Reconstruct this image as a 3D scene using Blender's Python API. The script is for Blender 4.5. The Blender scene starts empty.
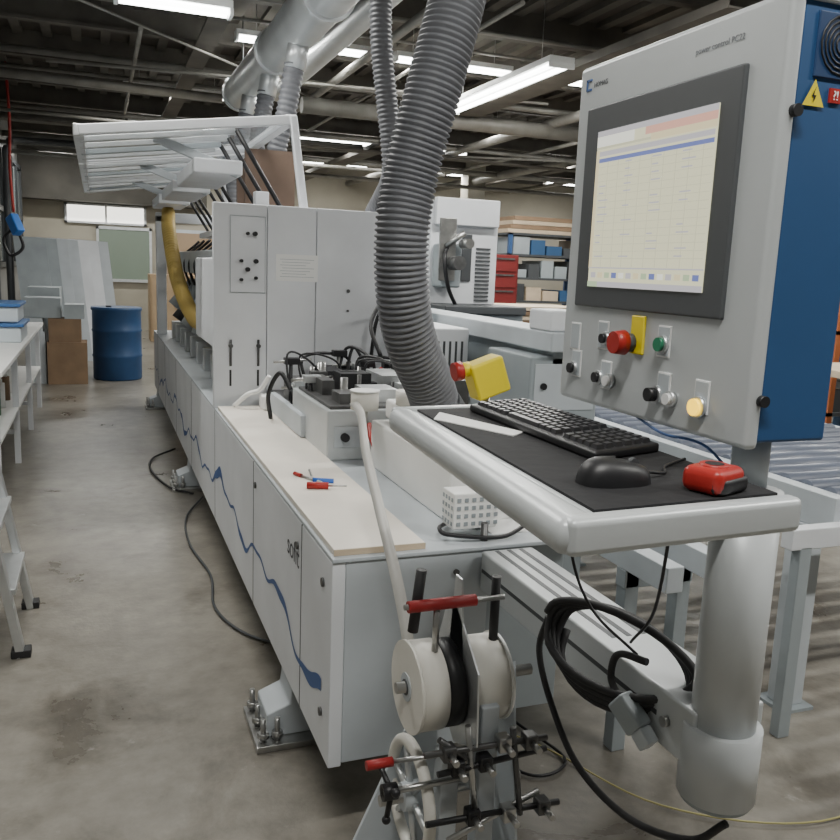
import bpy, math, random
from mathutils import Vector, Matrix
random.seed(3)
COL=bpy.context.collection
# ---------------- materials ----------------
MATS={}
def mat(name,col,rough=.5,metal=0,var=0,scale=8,bump=0,emis=None,es=0,alpha=1,trans=0,coat=0):
    if name in MATS: return MATS[name]
    m=bpy.data.materials.new(name);m.use_nodes=True;nt=m.node_tree
    b=nt.nodes['Principled BSDF']
    b.inputs['Base Color'].default_value=(*col,1);b.inputs['Roughness'].default_value=rough
    b.inputs['Metallic'].default_value=metal;b.inputs['Alpha'].default_value=alpha
    b.inputs['Transmission Weight'].default_value=trans;b.inputs['Coat Weight'].default_value=coat
    if emis:
        b.inputs['Emission Color'].default_value=(*emis,1);b.inputs['Emission Strength'].default_value=es
    if var or bump:
        tc=nt.nodes.new('ShaderNodeTexCoord');n=nt.nodes.new('ShaderNodeTexNoise')
        n.inputs['Scale'].default_value=scale;n.inputs['Detail'].default_value=6
        nt.links.new(tc.outputs['Object'],n.inputs['Vector'])
        if var:
            r=nt.nodes.new('ShaderNodeValToRGB')
            r.color_ramp.elements[0].position=.3;r.color_ramp.elements[1].position=.7
            r.color_ramp.elements[0].color=(*[c*(1-var) for c in col],1)
            r.color_ramp.elements[1].color=(*[min(1,c*(1+var*.5)) for c in col],1)
            nt.links.new(n.outputs['Fac'],r.inputs[0]);nt.links.new(r.outputs[0],b.inputs['Base Color'])
        if bump:
            bp=nt.nodes.new('ShaderNodeBump');bp.inputs['Strength'].default_value=bump;bp.inputs['Distance'].default_value=.01
            nt.links.new(n.outputs['Fac'],bp.inputs['Height']);nt.links.new(bp.outputs[0],b.inputs['Normal'])
    MATS[name]=m;return m
WHITE=mat('machine_white',(.74,.76,.79),.5,0,.12,2.5)
WHITE2=mat('bright_white',(.86,.86,.84),.5,0,.05,6)
GREYP=mat('machine_grey_paint',(.33,.37,.39),.45,0,.15,4)
LGREY=mat('light_grey_paint',(.50,.54,.57),.45,0,.12,4)
SILV=mat('silver_paint',(.54,.565,.575),.35,.15,.05,5)
ALU=mat('aluminium',(.66,.68,.69),.35,.8,.1,12)
STEEL=mat('steel',(.45,.45,.44),.3,.9,.2,20)
DSTEEL=mat('dark_steel',(.12,.12,.12),.4,.6,.3,20)
BLACK=mat('black_plastic',(.012,.012,.014),.45)
RUBBER=mat('black_rubber',(.022,.022,.024),.6)
DGREY=mat('dark_grey',(.06,.065,.07),.5)
BEZEL=mat('bezel_grey',(.075,.08,.085),.45)
BLUE=mat('cabinet_blue',(.018,.075,.20),.5,0,.08,4)
BLUEW=mat('wave_blue',(.045,.11,.30),.5)
RED=mat('red_plastic',(.38,.02,.015),.4)
REDT=mat('red_rubber',(.33,.02,.02),.5)
YEL=mat('yellow_plastic',(.82,.66,.02),.45)
GREEN=mat('green_lamp',(.02,.2,.10),.3)
YLAMP=mat('yellow_lamp',(.9,.6,.05),.3,emis=(1,.62,.03),es=2)
HOSE=mat('hose_grey',(.15,.155,.17),.5,0,.1,10)
HOSEY=mat('hose_yellow',(.50,.36,.10),.5)
DUCT=mat('galvanised_duct',(.62,.64,.65),.38,.7,.15,3)
WOOD=mat('pale_wood',(.58,.47,.34),.55,0,.15,6)
BOARD=mat('board_laminate',(.80,.75,.67),.5,0,.10,4)
BROWN=mat('brown_board',(.13,.085,.06),.7,0,.2,5)
CARD=mat('cardboard',(.25,.165,.10),.8,0,.2,5)
BARREL=mat('barrel_blue',(.015,.06,.16),.45,0,.15,6)
TAPE=mat('edge_tape',(.48,.47,.44),.5)
REEL=mat('reel_white',(.74,.72,.66),.5,0,.08,9)
ROLLB=mat('roller_blue',(.15,.17,.22),.35)
BEIGE=mat('wall_beige',(.40,.37,.30),.8,0,.15,1.2)
WALLG=mat('wall_grey',(.22,.22,.21),.8,0,.25,1.5)
WALLD=mat('wall_dark',(.07,.065,.055),.8,0,.35,2)
CEIL=mat('ceiling_deck',(.085,.076,.064),.85,0,.4,1.5)
BEAM=mat('ceiling_beam',(.12,.11,.095),.7,0,.35,3)
PIPE=mat('pipe_grey',(.28,.27,.245),.5,.3,.3,4)
KEY=mat('key_black',(.020,.020,.023),.4)
MAT_=mat('tray_mat',(.010,.010,.012),.85,0,.2,30,.2)
TUBE=mat('fluorescent_tube',(1,1,1),.5,emis=(.97,1,.95),es=14)
FIX=mat('fixture_white',(.75,.76,.75),.5)
GLASS=mat('lid_acrylic',(.60,.69,.76),.15,0,.15,2,alpha=.6)
PAPER=mat('paper_white',(.85,.85,.84),.7)
INK=mat('ink_dark',(.05,.05,.06),.6)
INKG=mat('ink_grey',(.20,.21,.23),.6)
def scr(n,c,s=1.35): return mat(n,(.02,.02,.02),.2,emis=c,es=s)
SCR=scr('screen_cream',(.76,.74,.50),1.2);SCR2=scr('screen_blue',(.16,.20,.48),1.1);SCR3=scr('screen_lilac',(.56,.54,.56),1.1)
SCR4=scr('screen_red',(.76,.42,.32),1.15);SCR5=scr('screen_green',(.46,.58,.36),1.15);SCRW=scr('screen_white',(.90,.90,.78),1.2);SCR6=scr('screen_line',(.62,.61,.42),1.15);SCR7=scr('screen_sand',(.76,.66,.40),1.2)
def floormat():
    m=bpy.data.materials.new('concrete_floor');m.use_nodes=True;nt=m.node_tree;b=nt.nodes['Principled BSDF']
    N=nt.nodes.new;Lk=nt.links.new
    tc=N('ShaderNodeTexCoord')
    def noise(s,d,r=.6,dist=0):
        n=N('ShaderNodeTexNoise');n.inputs['Scale'].default_value=s;n.inputs['Detail'].default_value=d;n.inputs['Roughness'].default_value=r;n.inputs['Distortion'].default_value=dist
        Lk(tc.outputs['Object'],n.inputs[0]);return n
    n1=noise(.8,8,.6,.3);n2=noise(9,10,.65);n3=noise(2.0,7,.65,.4);n4=noise(45,3)
    r=N('ShaderNodeValToRGB');e=r.color_ramp.elements
    e[0].position=.32;e[0].color=(.15,.137,.115,1);e[1].position=.70;e[1].color=(.29,.272,.235,1)
    x=e.new(.5);x.color=(.225,.208,.178,1)
    Lk(n1.outputs['Fac'],r.inputs[0])
    mx=N('ShaderNodeMix');mx.data_type='RGBA';mx.blend_type='OVERLAY';mx.inputs[0].default_value=.55
    Lk(r.outputs[0],mx.inputs[6]);Lk(n2.outputs['Fac'],mx.inputs[7])
    r3=N('ShaderNodeValToRGB');e=r3.color_ramp.elements;e[0].position=.34;e[0].color=(.38,.35,.31,1);e[1].position=.48;e[1].color=(1,1,1,1)
    Lk(n3.outputs['Fac'],r3.inputs[0])
    m2=N('ShaderNodeMix');m2.data_type='RGBA';m2.blend_type='MULTIPLY';m2.inputs[0].default_value=.65
    Lk(mx.outputs[2],m2.inputs[6]);Lk(r3.outputs[0],m2.inputs[7])
    r4=N('ShaderNodeValToRGB');e=r4.color_ramp.elements;e[0].position=.63;e[0].color=(0,0,0,1);e[1].position=.70;e[1].color=(.6,.6,.6,1)
    n5=noise(6,10,.75,.2);Lk(n5.outputs['Fac'],r4.inputs[0])
    m3=N('ShaderNodeMix');m3.data_type='RGBA';Lk(r4.outputs[0],m3.inputs[0]);Lk(m2.outputs[2],m3.inputs[6]);m3.inputs[7].default_value=(.40,.385,.35,1)
    Lk(m3.outputs[2],b.inputs['Base Color'])
    r2=N('ShaderNodeMapRange');r2.inputs[3].default_value=.18;r2.inputs[4].default_value=.45
    Lk(n3.outputs['Fac'],r2.inputs[0]);Lk(r2.outputs[0],b.inputs['Roughness'])
    bp=N('ShaderNodeBump');bp.inputs['Strength'].default_value=.10;bp.inputs['Distance'].default_value=.01
    Lk(n4.outputs['Fac'],bp.inputs['Height']);Lk(bp.outputs[0],b.inputs['Normal'])
    return m
FLOOR=floormat()
# ---------------- helpers ----------------
def G(name):
    e=bpy.data.objects.new(name,None);e.empty_display_size=.1;COL.objects.link(e);return e
def mk(name,verts,faces,m,par=None,smooth=False,bevel=0,mats=None,mi=None):
    me=bpy.data.meshes.new(name);me.from_pydata([tuple(v) for v in verts],[],faces)
    for mm in (mats or [m]): me.materials.append(mm)
    if mi:
        for p,i in zip(me.polygons,mi): p.material_index=i
    if smooth:
        for p in me.polygons: p.use_smooth=True
    me.update()
    o=bpy.data.objects.new(name,me);COL.objects.link(o)
    if par: o.parent=par
    if bevel:
        b=o.modifiers.new('b','BEVEL');b.width=bevel;b.segments=3;b.limit_method='ANGLE';b.angle_limit=.7
        for p in me.polygons: p.use_smooth=True
        w=o.modifiers.new('w','WEIGHTED_NORMAL');w.keep_sharp=True
    return o
BF=[(0,3,2,1),(4,5,6,7),(0,1,5,4),(1,2,6,5),(2,3,7,6),(3,0,4,7)]
def bv(x0,x1,y0,y1,z0,z1):
    return [(x0,y0,z0),(x1,y0,z0),(x1,y1,z0),(x0,y1,z0),(x0,y0,z1),(x1,y0,z1),(x1,y1,z1),(x0,y1,z1)]
def box(name,par,x0,x1,y0,y1,z0,z1,m,bevel=0):
    return mk(name,bv(x0,x1,y0,y1,z0,z1),BF,m,par,bevel=bevel)
def boxes(name,par,lst,mats):
    V=[];F=[];I=[]
    for b in lst:
        k=len(V);V+=bv(*b[:6]);F+=[tuple(i+k for i in f) for f in BF];I+=[b[6] if len(b)>6 else 0]*6
    return mk(name,V,F,None,par,mats=mats,mi=I)
def slab(name,par,quad,z0,z1,m,bevel=0):
    V=[(x,y,z0) for x,y in quad]+[(x,y,z1) for x,y in quad]
    return mk(name,V,BF,m,par,bevel=bevel)
def prism(name,par,poly,axis,a,b,m,bevel=0):
    n=len(poly)
    def P(p,t):
        if axis=='x': return (t,p[0],p[1])
        if axis=='y': return (p[0],t,p[1])
        return (p[0],p[1],t)
    V=[P(p,a) for p in poly]+[P(p,b) for p in poly]
    F=[tuple(range(n))[::-1],tuple(range(n,2*n))]+[(i,(i+1)%n,(i+1)%n+n,i+n) for i in range(n)]
    o=mk(name,V,F,m,par,bevel=bevel)
    import bmesh
    bm=bmesh.new();bm.from_mesh(o.data);bmesh.ops.recalc_face_normals(bm,faces=bm.faces);bm.to_mesh(o.data);bm.free()
    return o
def cr(pts,n=10):
    P=[Vector(p) for p in pts];P=[2*P[0]-P[1]]+P+[2*P[-1]-P[-2]];out=[]
    for i in range(1,len(P)-2):
        for k in range(n):
            t=k/n;a,b,c,d=P[i-1],P[i],P[i+1],P[i+2]
            out.append(.5*((2*b)+(c-a)*t+(2*a-5*b+4*c-d)*t*t+(3*b-a-3*c+d)*t**3))
    out.append(P[-2]);return out
def sweep(name,par,path,rf,m,seg=12,cap=True,smooth=True):
    path=[Vector(p) for p in path];n=len(path)
    T=[(path[min(i+1,n-1)]-path[max(i-1,0)]).normalized() for i in range(n)]
    u=T[0].orthogonal().normalized();V=[];F=[]
    for i in range(n):
        u=(u-T[i]*u.dot(T[i])).normalized();w=T[i].cross(u)
        r=rf(i) if callable(rf) else rf
        for k in range(seg):
            a=2*math.pi*k/seg;V.append(path[i]+(u*math.cos(a)+w*math.sin(a))*r)
    for i in range(n-1):
        for k in range(seg):
            F.append((i*seg+k,i*seg+(k+1)%seg,(i+1)*seg+(k+1)%seg,(i+1)*seg+k))
    if cap: F.append(tuple(range(seg))[::-1]);F.append(tuple((n-1)*seg+k for k in range(seg)))
    o=mk(name,V,F,m,par,smooth=smooth)
    if cap:
        o.data.polygons[-1].use_smooth=False;o.data.polygons[-2].use_smooth=False
    return o
def wire(name,par,pts,r,m,seg=8): return sweep(name,par,cr(pts,8),r,m,seg)
def ridged(name,par,pts,r,m,pitch=.02,amp=.1,seg=20):
    p=[Vector(q) for q in cr(pts,30)]
    out=[p[0]];need=pitch/4;carry=0
    for a,b in zip(p,p[1:]):
        L=(b-a).length;pos=need-carry
        while pos<=L and L>0:
            out.append(a.lerp(b,pos/L));pos+=need
        carry=L-(pos-need)
    return sweep(name,par,out,lambda i:r*(1+amp*(1 if i%4 in(0,1) else -1)*.5),m,seg)
def cyl(name,par,p0,p1,r,m,seg=24,r2=None):
    p0=Vector(p0);p1=Vector(p1);t=(p1-p0).normalized();u=t.orthogonal().normalized();w=t.cross(u)
    r2=r if r2 is None else r2
    V=[p+(u*math.cos(2*math.pi*k/seg)+w*math.sin(2*math.pi*k/seg))*rr for p,rr in((p0,r),(p1,r2)) for k in range(seg)]
    F=[(k,(k+1)%seg,(k+1)%seg+seg,k+seg) for k in range(seg)]+[tuple(range(seg))[::-1],tuple(range(seg,2*seg))]
    o=mk(name,V,F,m,par)
    for i in range(seg): o.data.polygons[i].use_smooth=True
    return o
def sphere(name,par,c,r,m,sc=(1,1,1)):
    V=[];F=[];n=16;h=10
    for i in range(h+1):
        for k in range(n):
            t=math.pi*i/h;p=2*math.pi*k/n
            V.append((c[0]+r*sc[0]*math.sin(t)*math.cos(p),c[1]+r*sc[1]*math.sin(t)*math.sin(p),c[2]+r*sc[2]*math.cos(t)))
    for i in range(h):
        for k in range(n): F.append((i*n+k,(i+1)*n+k,(i+1)*n+(k+1)%n,i*n+(k+1)%n))
    return mk(name,V,F,m,par,smooth=True)
def bar(name,par,p0,p1,w,h,m,bevel=0):
    p0=Vector(p0);p1=Vector(p1);t=(p1-p0).normalized()
    up=Vector((0,0,1)) if abs(t.z)<.95 else Vector((0,1,0))
    s=t.cross(up).normalized();q=s.cross(t).normalized()
    V=[]
    for p in(p0,p1):
        for a,b in((-1,-1),(1,-1),(1,1),(-1,1)): V.append(p+s*a*w/2+q*b*h/2)
    F=[(0,1,2,3),(7,6,5,4),(1,0,4,5),(2,1,5,6),(3,2,6,7),(0,3,7,4)]
    return mk(name,V,[f[::-1] for f in F],m,par,bevel=bevel)
def text(name,par,s,size,loc,face,m,ext=.0005,align='CENTER'):
    c=bpy.data.curves.new(name,'FONT');c.body=s;c.size=size;c.extrude=ext;c.align_x=align;c.materials.append(m)
    o=bpy.data.objects.new(name,c);COL.objects.link(o)
    R={'-x':Matrix(((0,0,-1),(-1,0,0),(0,1,0))),'-y':Matrix(((1,0,0),(0,0,-1),(0,1,0)))}[face]
    o.matrix_world=Matrix.Translation(loc)@R.to_4x4()
    if par: o.parent=par
    return o
# ---------------- camera ----------------
H=1.52
cam=bpy.data.cameras.new('camera');cam.sensor_width=36;cam.lens=36;cam.clip_start=.05
co=bpy.data.objects.new('camera',cam);COL.objects.link(co)
r=Vector((.9347,-.3532,.0398));u=Vector((.0256,.1782,.9837));b=r.cross(u)
co.matrix_world=Matrix(((r.x,u.x,b.x,0),(r.y,u.y,b.y,0),(r.z,u.z,b.z,H),(0,0,0,1)))
bpy.context.scene.camera=co
# ---------------- room ----------------
XL,XR,YB,YF,ZC=-1.4,13.5,19.2,-3,3.95
box('floor',None,XL-.2,XR+.2,YF-.2,YB+.2,-.1,0,FLOOR)
box('ceiling',None,XL-.2,XR+.2,YF-.2,YB+.2,ZC,ZC+.1,CEIL)
box('wall_back',None,XL-.2,XR+.2,YB,YB+.2,0,ZC,BEIGE)
box('wall_left',None,XL-.2,XL,YF,YB,0,ZC,WALLG)
box('wall_right',None,XR,XR+.2,YF,YB,0,ZC,WALLG)
box('wall_front',None,XL-.2,XR+.2,YF-.2,YF,0,ZC,WALLG)
box('trim_1',None,XL,2.2,18.7,19.19,2.62,ZC-.06,WALLD)
g=G('wall_glow_panel')  # glowing panel added above the whiteboard, stands in for nearby fluorescent light
box('pane',g,-.55,.95,19.16,19.2,2.24,2.56,mat('wall_glow',(.9,.9,.85),.3,emis=(1,.98,.88),es=2.2))
boxes('wall_glow_frame',g,[(-.6,1.0,19.13,19.2,2.56,2.6),(-.6,1.0,19.13,19.2,2.2,2.24),(-.6,-.55,19.13,19.2,2.2,2.6),(.95,1.0,19.13,19.2,2.2,2.6),(.18,.22,19.13,19.2,2.24,2.56)],[WHITE])
g=G('ceiling_joists')
L=[]
y=-2
while y<19:
    L.append((XL,XR,y-.05,y+.05,3.68,3.71,0));L.append((XL,XR,y-.012,y+.012,3.71,ZC,0));y+=1.6
for x in(1.0,4.6,8.4,12): L+= [(x-.09,x+.09,YF,YB,3.50,3.53,0),(x-.015,x+.015,YF,YB,3.53,3.68,0)]
boxes('joist_beams',g,L,[BEAM])
g=G('ceiling_deck_ribs')
boxes('ribs',g,[(XL+i*.3,XL+i*.3+.1,YF,YB,ZC-.05,ZC+.001,0) for i in range(49)],[BEAM])
g=G('ceiling_pipes')
for i,(p0,p1,rr) in enumerate([((XL,9.6,3.5),(XR,9.6,3.5),.035),((XL,12.6,3.42),(XR,12.9,3.42),.03),((2.4,4,3.45),(2.4,YB,3.45),.04),
    ((XL,7.2,3.6),(XR,7.2,3.6),.02),((5.4,4,3.4),(5.4,YB,3.4),.06),((.4,8,3.45),(.4,YB,3.45),.02),((XL,15.8,3.45),(XR,15.8,3.45),.05),((6.8,5,3.5),(6.8,YB,3.5),.03),((XL,11.0,3.6),(XR,11.0,3.6),.025),
    ((XL,10.2,3.38),(1.4,10.4,3.38),.05),((XL,13.4,3.4),(4,13.4,3.4),.05),((-.4,9,3.3),(5,9.2,3.5),.015),((1.4,14,3.3),(9,12.2,3.4),.02),((3.0,6,3.5),(3.0,YB,3.5),.02),((7.6,5,3.45),(7.6,YB,3.45),.08),((XL,17,3.3),(XR,17,3.3),.04),((XL,8.0,3.64),(XR,8.0,3.64),.015),((9.5,5,3.5),(9.5,YB,3.5),.04),
    ((-.6,7,3.5),(3.2,11,3.45),.012),((XL,11.9,3.25),(.9,12.0,3.25),.02),((2.2,9.8,3.3),(6.5,9.8,3.3),.09),((XL,14.8,3.2),(6,14.8,3.25),.03)]):
    cyl(f'pipe_{i}',g,p0,p1,rr,PIPE,12)
boxes('cable_tray',g,[(4.05,4.35,5,YB,3.36,3.375,0),(4.05,4.06,5,YB,3.375,3.43,0),(4.34,4.35,5,YB,3.375,3.43,0),(XL,XR,13.0,13.25,3.3,3.32,0)],[BEAM])
g=G('window_1')
box('pane',g,XL,XL+.02,13.2,18.6,1.4,3.1,mat('dull_glass',(.22,.25,.25),.2,0,.3,2))
for i in range(7):
    yy=13.2+i*.9;box(f'mullion_{i}',g,XL,XL+.06,yy-.04,yy+.04,1.3,3.2,DGREY)
for zz in(1.35,2.2,3.15): box(f'rail_{zz}',g,XL,XL+.06,13.1,18.7,zz-.04,zz+.04,DGREY)
g=G('wall_conduit')
wire('conduit_a',g,[(-1.15,13.4,.2),(-1.15,13.4,2.6),(-1.1,13.5,3.0),(-.8,14,3.15),(2,14.1,3.15)],.05,DGREY,10)
wire('conduit_b',g,[(-1.2,11.9,.2),(-1.2,11.9,3.4),(-1.2,11.9,3.9)],.06,DGREY,10)
for zz in(.6,1.8,3.0): box(f'clip_{zz}',g,XL,-1.14,11.85,11.95,zz,zz+.04,DSTEEL)
g=G('air_line_reel')
wire('red_line',g,[(-1.02,12.4,3.9),(-1.0,12.4,3.2),(-1.02,12.4,2.6),(-1.0,12.4,2.05)],.018,RED)
bar('gun_body',g,(-1.02,12.3,2.0),(-.93,12.2,1.78),.12,.14,mat('gun_blue',(.03,.18,.6),.4),.02)
wire('gun_loop',g,[(-1.0,12.3,1.85),(-1.12,12.3,1.7),(-1.05,12.3,1.5),(-.9,12.3,1.6),(-.94,12.3,1.8)],.02,BLACK)
g=G('whiteboard')
box('board',g,.05,1.05,19.12,19.2,1.08,2.1,mat('board_face',(.20,.25,.20),.3))
boxes('board_frame',g,[(.0,1.1,19.1,19.19,2.1,2.16),(.0,1.1,19.1,19.19,1.02,1.08),(0,.05,19.1,19.19,1.02,2.16),(1.05,1.1,19.1,19.19,1.02,2.16)],[ALU])
g=G('door_1')
box('door_leaf',g,1.4,2.4,19.12,19.2,0,2.1,mat('door_brown',(.35,.25,.16),.6))
box('door_frame',g,1.33,2.47,19.14,19.2,0,2.17,LGREY)
box('door_handle',g,1.48,1.6,19.06,19.12,1.0,1.03,STEEL)
g=G('concrete_column')
box('shaft',g,7.45,7.85,17,17.4,0,ZC,mat('column_cream',(.42,.40,.33),.7,0,.2,2),.02)
box('base',g,7.4,7.9,16.95,17.45,0,.2,DGREY,.01)
# ---------------- lights ----------------
PW=1.62
def fixture(x,y,z,L,along,power=42,w=.14,nm='fluorescent_light'):
    g=G(nm)
    hx,hy=(L/2,w/2) if along=='x' else (w/2,L/2)
    box('housing',g,x-hx,x+hx,y-hy,y+hy,z,z+.05,FIX,.005)
    for s in(-1,1):
        if along=='x': cyl('tube',g,(x-hx+.03,y+s*w*.28,z-.022),(x+hx-.03,y+s*w*.28,z-.022),.019,TUBE,10)
        else: cyl('tube',g,(x+s*w*.28,y-hy+.03,z-.022),(x+s*w*.28,y+hy-.03,z-.022),.019,TUBE,10)
        e=hx if along=='x' else hy
        dx,dy=(s*(e-.01),0) if along=='x' else (0,s*(e-.01))
        box('end_cap',g,x+dx-(.012 if along=='x' else w/2),x+dx+(.012 if along=='x' else w/2),y+dy-(w/2 if along=='x' else .012),y+dy+(w/2 if along=='x' else .012),z-.045,z,FIX)
        rx,ry=(s*e*.7,0) if along=='x' else (0,s*e*.7)
        cyl('hanger',g,(x+rx,y+ry,z+.05),(x+rx,y+ry,ZC),.004,STEEL,6)
    ld=bpy.data.lights.new('tube_light','AREA');ld.shape='RECTANGLE';ld.size=L if along=='x' else w;ld.size_y=w if along=='x' else L
    ld.energy=power*PW;ld.color=(1,.985,.935)
    lo=bpy.data.objects.new('tube_light',ld);COL.objects.link(lo);lo.location=(x,y,z-.06);lo.parent=g
for x in(.2,3.2,7): fixture(x,.2,3.6,1.5,'x',46)
for x in(-.2,2.9,6.2,10): fixture(x,4.4,3.6,1.5,'x',52)
fixture(3.73,7.9,3.3,2.5,'y',60,w=.24)
fixture(.52,6.15,3.19,.75,'x',8)
for x in(1.92,3.5,5.1,9): fixture(x,8.5,3.62,1.3,'x',34)
for x in(1.0,4.4,5.9,7.5,10.5): fixture(x,11.5,3.6,1.3,'x',27)
for x in(1.2,3.8,5.5,8.5,11.5): fixture(x,14.3,3.6,1.4,'x',28)
for x in(-.3,2.5,4.6,7.5,10.2): fixture(x,17.4,3.6,1.4,'x',32)
w=bpy.data.worlds.new('w');bpy.context.scene.world=w;w.use_nodes=True
w.node_tree.nodes['Background'].inputs[0].default_value=(.6,.65,.7,1);w.node_tree.nodes['Background'].inputs[1].default_value=.3
# ---------------- edge banding machine ----------------
M=G('edge_banding_machine')
X0=.524;ZT=.81;ZB=.24
box('bed_side_panel',M,X0,.56,1.92,9.0,ZB,ZT-.012,WHITE,.004)
box('bed_front_panel',M,.56,.955,1.92,1.95,ZB+.01,ZT-.012,LGREY,.003)
box('bed_core',M,.56,1.2,1.96,8.9,ZB+.06,ZT-.014,GREYP)
box('bed_end_block',M,.96,1.22,1.98,2.6,.30,ZT-.014,GREYP,.004)
for i,(hx,hz) in enumerate([(1.03,.66),(1.15,.66),(1.03,.50),(1.15,.50)]): cyl(f'bore_{i}',M,(hx,1.979,hz),(hx,1.974,hz),.038,BLACK)
box('bed_top',M,X0,1.24,1.915,9.0,ZT-.012,ZT,LGREY,.003)
L=[]
for yy in(2.25,3.05,4.17,5.3,6.4,7.5,8.4): L.append((X0-.001,X0+.01,yy-.003,yy+.003,ZB,ZT-.012,0))
boxes('panel_seams',M,L,[DGREY])
box('board',M,.532,.775,1.935,4.12,ZT,ZT+.018,BOARD,.002)
box('board_edge',M,.5315,.776,1.933,1.9345,ZT+.001,ZT+.017,WOOD)
V=[];F=[]
n=700
for i in range(n+1):
    y=2.0+6.8*i/n
    z=.45+.038*math.sin(y*5.2)+.026*math.sin(y*12.7+1)+.02*math.sin(y*2.1)+.008*math.sin(y*29)
    wd=.007+.009*max(0,math.sin(y*7.9+.5))**2+.016*max(0,math.sin(y*3.3+1))**12
    V+=[(X0-.0015,y,z-wd),(X0-.0015,y,z+wd)]
    if i: k=2*i;F.append((k-2,k-1,k+1,k))
mk('wave_stripe',V,F,BLUEW,M)
text('side_lettering',M,'sofit',.095,(X0-.0008,2.36,.655),'-x',INK,.0002)
for yy,zz in((2.0,.72),(2.0,.36),(3.0,.72),(2.3,.72)): cyl('panel_lock',M,(X0,yy,zz),(X0-.006,yy,zz),.012,DSTEEL,12)
cyl('panel_lock',M,(.86,1.92,.745),(.86,1.914,.745),.008,DSTEEL,12)
for i,yy in enumerate((2.42,5.62,8.9)):
    box(f'foot_plate_{i}',M,.43,.74,yy,yy+.27,0,.022,STEEL,.003)
    prism(f'foot_casting_{i}',M,[(.47,.022),(.74,.022),(.74,.26),(.56,.26),(.545,.13),(.47,.10)],'y',yy+.05,yy+.22,LGREY,.006)
    for a,b_ in((.455,yy+.03),(.455,yy+.235),(.50,yy+.03),(.455,yy+.13)):
        cyl('foot_bolt',M,(a,b_,.02),(a,b_,.10),.009,STEEL,10);cyl('foot_nut',M,(a,b_,.035),(a,b_,.055),.018,STEEL,6)
for yy in(2.5,5.7,8.6): box('rear_leg',M,1.0,1.15,yy,yy+.15,0,.31,GREYP,.005)
HY=4.17
box('hood_front_left',M,.52,.775,HY,HY+.05,ZT-.0,1.80,WHITE,.004)
box('hood_front_mid',M,.778,1.02,HY,HY+.05,ZT+.02,1.80,WHITE,.004)
box('hood_front_right',M,1.023,1.44,HY,HY+.05,1.02,1.80,WHITE,.004)
box('hood_right_lower',M,1.25,1.44,HY,HY+.05,.81,1.02,WHITE,.003)
box('hood_roof',M,.95,1.44,HY+.05,8.7,1.74,1.79,WHITE,.004)
box('hood_back',M,1.40,1.44,HY+.05,8.7,.5,1.74,GREYP)
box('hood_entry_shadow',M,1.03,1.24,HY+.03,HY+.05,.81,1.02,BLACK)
box('switch_plate',M,.60,.765,HY-.004,HY,1.38,1.74,WHITE,.001)
boxes('switch_plate_edge',M,[(.598,.600,HY-.006,HY,1.377,1.743),(.765,.767,HY-.006,HY,1.377,1.743),(.598,.767,HY-.006,HY,1.741,1.743),(.598,.767,HY-.006,HY,1.377,1.379)],[GREYP])
for i,(sx,sz) in enumerate([(.68,1.66),(.715,1.66),(.65,1.53),(.72,1.53),(.65,1.44),(.68,1.49),(.72,1.45)]):
    cyl(f'switch_{i}',M,(sx,HY-.004,sz),(sx,HY-.03,sz),.011 if i%2 else .008,BLACK,14)
box('notice',M,.82,1.03,HY-.003,HY,1.44,1.57,PAPER)
boxes('notice_print',M,[(.84+.01*(k%2),1.01-.02*(k%3),HY-.004,HY-.003,1.545-.014*k,1.547-.014*k) for k in range(7)],[GREYP])
for hx in(.60,.735):
    cyl('latch_rod',M,(hx,HY-.01,1.02),(hx,HY-.01,1.15),.006,DSTEEL,8);cyl('latch_pin',M,(hx,HY-.0,1.12),(hx,HY-.03,1.12),.010,DSTEEL,8)
    box('slot',M,hx-.005,hx+.005,HY-.003,HY,.92,1.0,BLACK)
cyl('panel_screw',M,(1.19,HY,1.40),(1.19,HY-.008,1.40),.009,DSTEEL,10)
cyl('panel_screw',M,(1.19,HY,1.30),(1.19,HY-.008,1.30),.006,DSTEEL,10)
wire('white_lever',M,[(.60,4.05,.84),(.66,4.02,.90),(.72,4.03,.92),(.76,4.0,.99)],.011,WHITE2)
box('lever_block',M,.72,.80,3.95,4.05,.83,.90,WHITE2,.01)
box('side_cover',M,.525,.70,4.25,5.02,1.10,1.54,WHITE,.01)
box('side_cover_base',M,.62,.80,4.25,5.0,ZT,1.10,DGREY,.01)
for i in range(8):
    y=5.15+i*.42
    mm=[GREYP,DGREY,WHITE,DSTEEL,LGREY][i%5]
    box(f'unit_body_{i}',M,.74,1.1,y,y+.26,ZT,1.12+.1*(i%3),mm,.01)
    cyl(f'unit_motor_{i}',M,(.66,y+.13,1.0+.1*(i%2)),(.86,y+.13,1.25+.08*(i%3)),.06,[DSTEEL,LGREY,GREYP][i%3],18)
    box(f'unit_bracket_{i}',M,.64,.74,y+.05,y+.14,ZT,.96,ALU,.004)
    wire(f'unit_cable_{i}',M,[(.8,y,1.2),(.72,y+.1,1.5),(.9,y+.2,1.7)],.012,BLACK)
box('interior_back',M,1.14,1.2,HY+.1,8.6,ZT,1.74,BROWN)
box('end_post',M,.53,.62,8.5,8.6,ZT,1.93,WHITE,.006)
box('end_lintel',M,.53,1.44,8.5,8.6,1.87,1.96,WHITE,.006)
box('mid_post',M,.86,.94,5.0,5.08,ZT,1.93,WHITE,.006)
box('pressure_beam',M,.72,.95,5.0,8.5,1.42,1.60,LGREY,.01)
ridged('yellow_hose',M,[(.62,8.2,1.95),(.58,7.6,1.75),(.60,7.0,1.35),(.66,6.3,1.1),(.70,5.6,1.12),(.72,5.3,1.0)],.055,HOSEY,.035,.16,14)
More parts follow.
